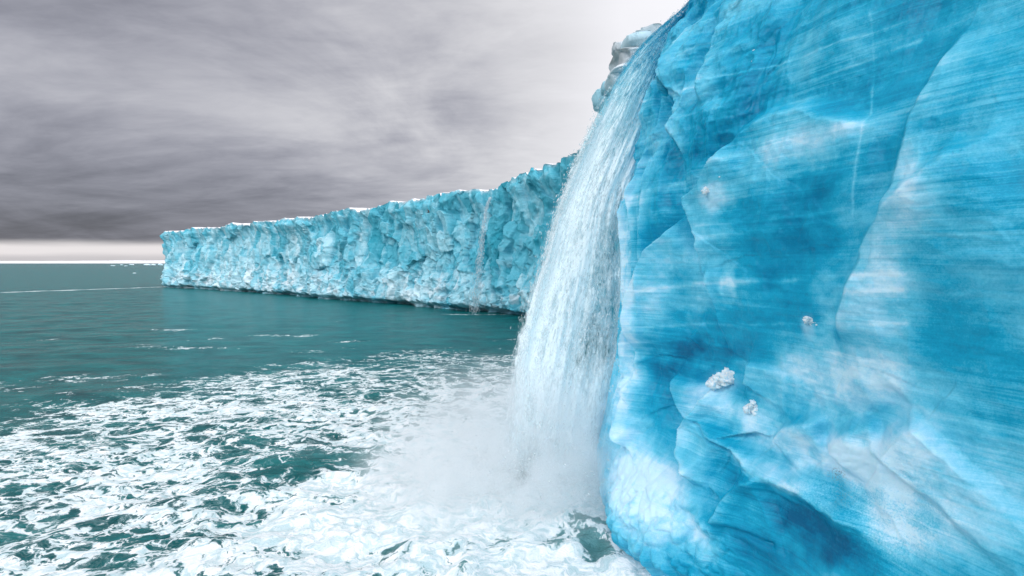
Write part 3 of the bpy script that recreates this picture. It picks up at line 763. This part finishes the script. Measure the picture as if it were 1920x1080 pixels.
def build_waterfall():
    rng = np.random.default_rng(7)
    N = 420000
    z = 19.2 - 19.6 * rng.random(N) ** 1.0
    q = rng.random(N)
    h = np.maximum(19.3 - z, 0.02); t = np.sqrt(2 * h / 9.8)
    # density: dense outer (left) part, thinner inner part in the middle heights
    edge = 0.50 + 0.16 * fbm(z / 3.0, 0 * z, oct=3, seed=5)
    dens = np.where(z > 12.5, 1.0, 1 - 0.55 * sstep(edge, edge + 0.20, q) * sstep(13.5, 9.0, z) * sstep(1.2, 4.2, z))
    dens *= 0.30 + 0.70 * sstep(0.0, 0.10, q)
    cl = fbm(q * 13, t * 5.0 , 0.0, oct=5, gain=0.62, seed=11)
    cl2 = fbm(q * 46, t * 10.0, 0.0, oct=3, gain=0.6, seed=13)
    p = dens * np.clip(0.42 + 1.3 * cl + 0.8 * cl2, 0.02, 1)
    keep = rng.random(N) < p * (0.035 + 0.12 * sstep(0.30, 0.02, q)) * (1 - 0.6 * sstep(13, 16, z))
    z, q, t, cl = z[keep], q[keep], t[keep], cl[keep]
    n = len(z)
    # ragged outer edge
    q = q - 0.035 * np.maximum(0, fbm(t * 9, q * 3, oct=4, gain=0.65, seed=17)) * 2 - (q < 0.15) * rng.exponential(0.022, n)
    thick = 0.35 + 0.95 * sstep(18, 6, z)
    wv = rng.normal(-0.55, 0.40, n)
    x = fall_pos(q, z); y = 20.4 + wv * thick + 0.9 * (q - 0.4) * sstep(10, 18, z) + 0.35 * fbm(q * 6, t * 3, oct=3, seed=19)
    dz = 0.05
    tx = (fall_pos(q, z - dz) - x) / dz
    T = np.stack([tx + rng.normal(0, 0.10, n), rng.normal(0, 0.08, n), -np.ones(n)], -1)
    half = 0.018 + 0.055 * rng.random(n) ** 2 * (0.4 + 0.6 * t); rad = 0.009 + 0.020 * rng.random(n) ** 3
    tone = np.clip(0.85 + 0.35 * sstep(18.5, 9.0, z) + 0.55 * cl - 0.35 * sstep(0.45, 0.95, q) * sstep(9, 14, z) + rng.normal(0, 0.16, n), 0, 1)
    C = np.stack([x, y, z], -1)
    root = empty('waterfall', (1.0, 20.3, 0.0))
    tag(root, 'big white waterfall arching off the blue ice wall into foaming sea', 'waterfall')
    o = streaks('falling_spray', C, T, half, rad, tone, M_DROP, None)
    o['kind'] = 'stuff'
    # the body of clear water inside the spray: an arching sheet with streaky holes
    m, nt = newmat("meltwater_sheet")
    g = nt.n('ShaderNodeNewGeometry').outputs['Position']
    fq = nt.attr('across'); ft = nt.attr('fallen'); den = nt.attr('dense'); tn = nt.attr('tone')
    fv = nt.xyz(nt.m('MULTIPLY', fq, 9.0), nt.m('MULTIPLY', ft, 13.0), 0.0)
    s1, _ = nt.noise(fv, 1.0, 7, 0.62, 0.3)
    s2, _ = nt.noise(nt.vm('MULTIPLY', fv, (5.0, 3.2, 1.0)), 1.0, 7, 0.72, 0.3)
    tt = nt.m('ADD', tn, nt.m('ADD', nt.m('MULTIPLY', nt.m('SUBTRACT', s1, 0.5), 0.8), nt.m('MULTIPLY', nt.m('SUBTRACT', s2, 0.5), 1.25)))
    col = nt.ramp(tt, [(0.0, (0.0, 0.38, 0.60)), (0.3, (0.05, 0.58, 0.78)), (0.6, (0.45, 0.82, 0.90)), (0.95, (0.86, 0.965, 0.985))])
    al = nt.step(nt.m('ADD', den, nt.m('ADD', nt.m('MULTIPLY', nt.m('SUBTRACT', s1, 0.5), 1.1), nt.m('MULTIPLY', nt.m('SUBTRACT', s2, 0.5), 1.5))), 0.16, 0.80)
    d = nt.n('ShaderNodeBsdfDiffuse'); nt.put(d.inputs[0], col); nt.put(d.inputs['Normal'], nt.bump(nt.m('ADD', s1, nt.m('MULTIPLY', s2, 0.5)), 0.35, 0.12))
    tl = nt.n('ShaderNodeBsdfTranslucent'); nt.put(tl.inputs[0], col)
    mx = nt.n('ShaderNodeMixShader'); mx.inputs[0].default_value = 0.12
    nt.t.links.new(d.outputs[0], mx.inputs[1]); nt.t.links.new(tl.outputs[0], mx.inputs[2])
    tr = nt.n('ShaderNodeBsdfTransparent')
    m2 = nt.n('ShaderNodeMixShader'); nt.put(m2.inputs[0], al)
    nt.t.links.new(tr.outputs[0], m2.inputs[1]); nt.t.links.new(mx.outputs[0], m2.inputs[2])
    out(nt, m2.outputs[0])
    zz = np.linspace(19.3, 0.1, 260); qq = np.linspace(0.0, 1.0, 120)
    Qg, Zg = np.meshgrid(qq, zz, indexing='ij')
    tg = np.sqrt(2 * np.maximum(19.3 - Zg, 0.0) / 9.8)
    sheets = []
    for k_, (yo, dadd, tadd) in enumerate(((20.75, 0.18, -0.10), (20.35, -0.10, 0.05), (19.95, -0.26, 0.15))):
        xg = fall_pos(Qg, Zg)
        yg = yo + (20.7 - yo) * sstep(14, 19, Zg) * 0.8 + 0.9 * (Qg - 0.4) * sstep(10, 18, Zg) + (0.45 * fbm(Qg * 5 + 9 * k_, tg * 2.2, oct=4, seed=23 + k_)) * sstep(19, 12, Zg)
        dn = 0.05 + 0.85 * sstep(0.0, 0.16, Qg) - 0.50 * sstep(0.48, 0.72, Qg + 0.14 * fbm(Zg / 2.4, Qg * 3 + k_, oct=4, seed=29)) * sstep(12.5, 9.0, Zg) * sstep(2.0, 5.5, Zg)
        dn = dn + dadd * (1 - 0.5 * sstep(0.45, 0.7, Qg)) + 0.35 * sstep(14, 18, Zg) * (k_ == 0) - 0.25 * sstep(12, 17, Zg) * (k_ > 0)
        tg2 = np.clip(tadd + 0.22 + 0.86 * sstep(18.5, 9.5, Zg) - 0.22 * sstep(0.45, 1.0, Qg) * sstep(8, 13, Zg) + 0.12 * sstep(0.5, 0.1, Qg), 0, 1.2)
        sheets.append(grid_obj('water_sheet', np.stack([xg, yg, Zg], -1), m, None, {'across': Qg + 3.0 * k_, 'fallen': tg, 'dense': dn, 'tone': tg2}))
    # splash crown thrown up where it lands
    k = 16000
    ang = rng.random(k) * 2 * math.pi; rr = np.abs(rng.normal(0, 1, k))
    sx = 1.2 + rng.normal(0, 1.3, k); sy = 20.2 + rng.normal(0, 0.9, k)
    ex = rng.exponential(0.55, k); vx = rng.normal(0, 1.1, k)
    Cs = np.stack([sx + vx * ex * 0.6, sy + rng.normal(0, 0.6, k) * ex, 0.1 + ex * np.exp(-np.abs(vx) * 0.3)], -1)
    Ts = np.stack([vx + rng.normal(0, 0.5, k), rng.normal(0, 0.6, k), rng.normal(0.2, 0.6, k)], -1)
    sp_ = streaks('splash', Cs, Ts, 0.02 + 0.05 * rng.random(k), 0.008 + 0.014 * rng.random(k), np.full(k, 1.0), M_DROP, None)
    sp_['kind'] = 'stuff'
    for c in [o, sp_] + sheets:
        c.parent = root; c.location = -Vector(root.location)
build_waterfall()

# drifting spray round the foot of the fall
def build_mist():
    m, n = newmat("spray_mist")
    tcn = n.n('ShaderNodeTexCoord').outputs['Object']
    g = n.n('ShaderNodeNewGeometry').outputs['Position']
    ln = n.n('ShaderNodeVectorMath', operation='LENGTH'); n.put(ln.inputs[0], tcn); l = ln.outputs['Value']
    nz, _ = n.noise(g, 0.95, 5, 0.62, 0.8)
    dn = n.m('MULTIPLY', n.step(l, 1.0, 0.15), n.step(nz, 0.38, 0.62))
    pv = n.n('ShaderNodeVolumePrincipled')
    n.put(pv.inputs['Color'], (0.985, 0.997, 1.0, 1)); n.put(pv.inputs['Density'], n.m('MULTIPLY', dn, 1.5)); n.put(pv.inputs['Anisotropy'], 0.2)
    out(n, None, pv.outputs[0])
    V, Fa = ICO[4]
    o = mesh_obj('mist', V, Fa, m)
    o.location = (0.0, 19.2, 0.8); o.scale = (6.6, 4.4, 5.0)
    return tag(o, 'pale spray mist drifting around the foot of the big waterfall', 'mist', kind='stuff')
build_mist()

# ------------------------------------------------------------------ ledges and lumps on the cliff behind the fall
def slab(name, loc, size, seed, parent, attrs, mat=None, boxy=0.45, rough=0.16, rot=(0, 0, 0)):
    return lump(name, loc, size, mat or M_FAR, seed, parent, 4, rough, boxy, 1.6, attrs, rot)
GREY = {'tone': 0.55, 'white': 0.62, 'dirt': 0.10}
BLUE = {'tone': 0.55, 'white': 0.25, 'dirt': 0.0}
p = at(1222, 90, 30.5); slab('overhang_slab', p, (1.55, 1.6, 0.50), 3, FAR_ROOT, {'tone': 0.62, 'white': 0.45, 'dirt': 0.05}, boxy=0.2, rough=0.13, rot=(0, math.radians(-13), 0))
p = at(1196, 119, 30.2); slab('overhang_slab', p, (1.25, 1.3, 0.42), 5, FAR_ROOT, {'tone': 0.6, 'white': 0.75, 'dirt': 0.5}, boxy=0.25, rough=0.17, rot=(0, math.radians(-8), 0))
p = at(1178, 131, 29.9); slab('overhang_slab', p, (1.05, 1.1, 0.17), 6, FAR_ROOT, {'tone': 0.7, 'white': 0.8, 'dirt': 0.0}, boxy=0.6, rough=0.12, rot=(0, math.radians(-14), 0))
p = at(1176, 152, 30.6); slab('overhang_slab', p, (0.85, 1.2, 0.66), 8, FAR_ROOT, GREY, boxy=0.45, rough=0.22, rot=(0, math.radians(-24), 0))
p = at(1160, 92, 30.6); slab('ice_boulder', p, (0.34, 0.4, 0.30), 9, FAR_ROOT, {'tone': 0.6, 'white': 0.7, 'dirt': 0.4}, boxy=0.4)
p = at(1140, 166, 34.0); slab('ice_boulder', p, (0.45, 0.6, 0.42), 12, FAR_ROOT, BLUE, boxy=0.8)
p = at(1130, 190, 36.0); slab('ice_boulder', p, (0.62, 0.9, 0.75), 15, FAR_ROOT, BLUE, boxy=0.8, rough=0.25)

# ------------------------------------------------------------------ snow clumps caught on the near wall
def clump(px, py, rx, ry, seed, label, depth=0.22, tilt=0.0):
    """crusty heap: many small broken lumps frozen into one"""
    rng = np.random.default_rng(seed)
    c = wall_point(px, py); sc = c[1] / F
    k = int(6 + rx * 1.5)
    Vs, Fs, off = [], [], 0
    V0, F0 = ICO[3] if rx > 10 else ICO[2]
    for i in range(k):
        u = rng.uniform(-1, 1); hgt = (1 - 0.75 * abs(u - 0.35 * math.sin(seed))) * rng.uniform(0.3, 1.0)
        cx = u * rx * 0.85; cz = -ry * 0.7 + hgt * 1.5 * ry + tilt * u * ry
        r = rng.uniform(0.12, 0.30) * min(rx, ry) * 1.25
        n = fbm(V0[:, 0] * 1.7 + i * 3.3, V0[:, 1] * 1.7 + seed, V0[:, 2] * 1.7, oct=4, gain=0.65, seed=seed + i)
        f, t, g = facets(V0[:, 0] * 1.9 + V0[:, 1] + i, V0[:, 2] * 1.9 - V0[:, 1] * 0.7, 0.9, seed=seed + i)
        P = V0 * (1 + 0.75 * n + 0.25 * f)[:, None] * np.array([r * rng.uniform(0.9, 1.7), r * rng.uniform(0.8, 1.2), r * rng.uniform(0.7, 1.5)])
        P = P * sc + np.array([cx * sc, rng.uniform(-0.4, 0.2) * depth, cz * sc])
        Vs.append(P); Fs.append(F0 + off); off += len(V0)
    o = mesh_obj('snow_clump', np.concatenate(Vs), np.concatenate(Fs), M_CLUMP)
    o.location = c - PUSH * 0.05; o.rotation_euler = (0, 0, math.radians(-22))
    tag(o, label, 'snow clump', 'white clumps stuck on the ice wall')
clump(1362, 706, 34, 24, 21, 'largest ragged white snow clump perched on a rib low on the ice wall', 0.25)
clump(1408, 762, 15, 17, 22, 'jagged white snow clump just below the largest clump on the ice wall', 0.14)
clump(1516, 600, 13, 13, 23, 'thin crooked white snow clump alone at mid height on the ice wall', 0.10)
clump(1325, 360, 12, 11, 24, 'small white ice clump on the upper edge of the big smooth hollow', 0.12)
clump(1348, 332, 5, 4, 25, 'tiny white ice crumb above the clump at the edge of the smooth hollow', 0.06)
clump(1413, 90, 6, 5, 26, 'topmost tiny white ice crumb high on the ice wall', 0.06)
clump(1408, 111, 5, 4, 27, 'left lower white ice crumb of the pair high on the ice wall', 0.05)
clump(1433, 107, 4, 5, 28, 'right lower white ice crumb of the pair high on the ice wall', 0.05)

# ------------------------------------------------------------------ little fall on the far cliff
def build_trickle():
    rng = np.random.default_rng(3)
    n = 1700
    u = rng.random(n) ** 1.15
    px = np.interp(u, [0, 0.08, 0.3, 0.6, 1], [919, 912, 905, 898, 889]); py = 372 + (589 - 372) * u
    yd = np.interp(u, [0, 1], [91.5, 88.0])
    spread = 0.10 + 0.40 * u
    C = np.stack([at(a, b, c) for a, b, c in zip(px, py, yd)])
    C[:, 0] += rng.normal(0, 1, n) * spread; C[:, 1] += rng.normal(0, 0.3, n)
    T = np.stack([rng.normal(-0.05, 0.08, n), rng.normal(0, 0.05, n), -np.ones(n)], -1)
    o = streaks('thin_waterfall', C, T, 0.10 + 0.28 * rng.random(n), 0.015 + 0.03 * rng.random(n), np.clip(0.8 + rng.normal(0, 0.2, n), 0, 1), M_DROP, None)
    tag(o, 'thin misty trickle of a waterfall down the far ice cliff', 'waterfall')
build_trickle()

# ------------------------------------------------------------------ floating ice far out
def floe(px, py, wpx, hpx, seed, label):
    q = ray(px, py); t = -CAMZ / q[2]; L = q[1] * t; s = L / F
    o = lump('ice_floe', (q[0] * t, L, hpx * s * 0.35), (wpx * s * 0.5, wpx * s * 0.4, hpx * s * 0.7), M_CLUMP, seed, None, 3, 0.5, 0.8, 1.5)
    tag(o, label, 'ice floe', 'ice floes near the horizon')
floe(212, 498.6, 7, 1.3, 41, 'low white ice floe nearest the left edge of the sea')
floe(228, 497.2, 5, 1.2, 42, 'small ice floe near the horizon, second from the left')
floe(236, 498.9, 5, 1.0, 43, 'flat white ice floe below and between the small distant floes')
floe(247, 496.8, 8, 1.4, 44, 'pale ice floe near the horizon in the middle of the row')
floe(277, 497.4, 11, 2.2, 45, 'largest white ice floe in the row near the horizon')
floe(288, 497.2, 7, 1.8, 46, 'pointed ice floe just right of the largest distant floe')
floe(301, 497.4, 8, 2.6, 47, 'ice floe beside the foot of the far headland')
floe(252, 512.5, 5, 1.2, 48, 'single white ice floe on open water below the distant row')

# ------------------------------------------------------------------ snow covered land on the horizon
def build_land():
    xs = np.linspace(-16000, 2500, 360); ds = np.linspace(0, 1, 24)
    Xg, Dg = np.meshgrid(xs, ds, indexing='ij')
    h = (66 + 16 * fbm(Xg / 2200, 0 * Xg, oct=4, seed=201)) * np.sin(Dg * math.pi / 2) ** 0.7 + 8 * fbm(Xg / 500, Dg * 5, oct=4, seed=202) * Dg - 2
    P = np.stack([Xg, 10500 + 2500 * Dg, h], -1)
    o = grid_obj('distant_ice_cap', P, M_SNOW)
    tag(o, 'low white snow covered land along the horizon', 'ice cap', kind='structure')
build_land()

# ------------------------------------------------------------------ a dark bird flying along the far cliff
def build_bird():
    m, n = newmat("dark_plumage")
    g = n.n('ShaderNodeTexCoord').outputs['Object']
    f, _ = n.noise(g, 18.0, 4, 0.6)
    out(n, princ(n, **{'Base Color': n.mix(f, (0.012, 0.012, 0.014, 1), (0.045, 0.04, 0.04, 1)), 'Roughness': 0.7}))
    import bmesh
    bm = bmesh.new()
    rings = []
    prof = [(-0.30, 0.010), (-0.22, 0.045), (-0.10, 0.075), (0.02, 0.082), (0.12, 0.062), (0.19, 0.042), (0.24, 0.040), (0.28, 0.024), (0.33, 0.004)]
    for yv, r in prof:
        rings.append([bm.verts.new((r * math.cos(a), yv, r * 0.85 * math.sin(a))) for a in [i * math.pi / 4 for i in range(8)]])
    for a, b in zip(rings[:-1], rings[1:]):
        for i in range(8): bm.faces.new([a[i], a[(i + 1) % 8], b[(i + 1) % 8], b[i]])
    bm.faces.new(rings[0][::-1]); bm.faces.new(rings[-1])
    for sgn in (-1, 1):
        st = [(0.05, 0.03, 0.10, 0.02), (0.20, 0.05, 0.11, 0.10), (0.36, 0.01, 0.09, 0.20), (0.52, -0.06, 0.02, 0.28)]
        prev = None
        for xx, yc, hw, zz in st:
            ring = [bm.verts.new((sgn * xx, yc + hw, zz)), bm.verts.new((sgn * xx, yc, zz + 0.014)), bm.verts.new((sgn * xx, yc - hw, zz)), bm.verts.new((sgn * xx, yc, zz - 0.008))]
            if prev:
                for i in range(4):
                    fl = [prev[i], prev[(i + 1) % 4], ring[(i + 1) % 4], ring[i]]
                    bm.faces.new(fl if sgn > 0 else fl[::-1])
            prev = ring
        bm.faces.new(prev)
    tl = [bm.verts.new(c) for c in ((-0.02, -0.26, 0), (0.02, -0.26, 0), (0.07, -0.42, 0.004), (-0.07, -0.42, 0.004), (0, -0.34, 0.014))]
    for a, b in ((0, 1), (1, 2), (2, 3), (3, 0)): bm.faces.new([tl[a], tl[b], tl[4]])
    bm.faces.new([tl[3], tl[2], tl[1], tl[0]])
    me = bpy.data.meshes.new('bird'); bm.to_mesh(me); bm.free(); me.materials.append(m)
    o = link(bpy.data.objects.new('bird', me))
    o.location = at(804, 398, 66.0); o.rotation_euler = (math.radians(12), math.radians(28), math.radians(-62)); o.scale = (0.8,) * 3
    tag(o, 'small dark seabird flying in front of the far ice cliff', 'bird')
build_bird()
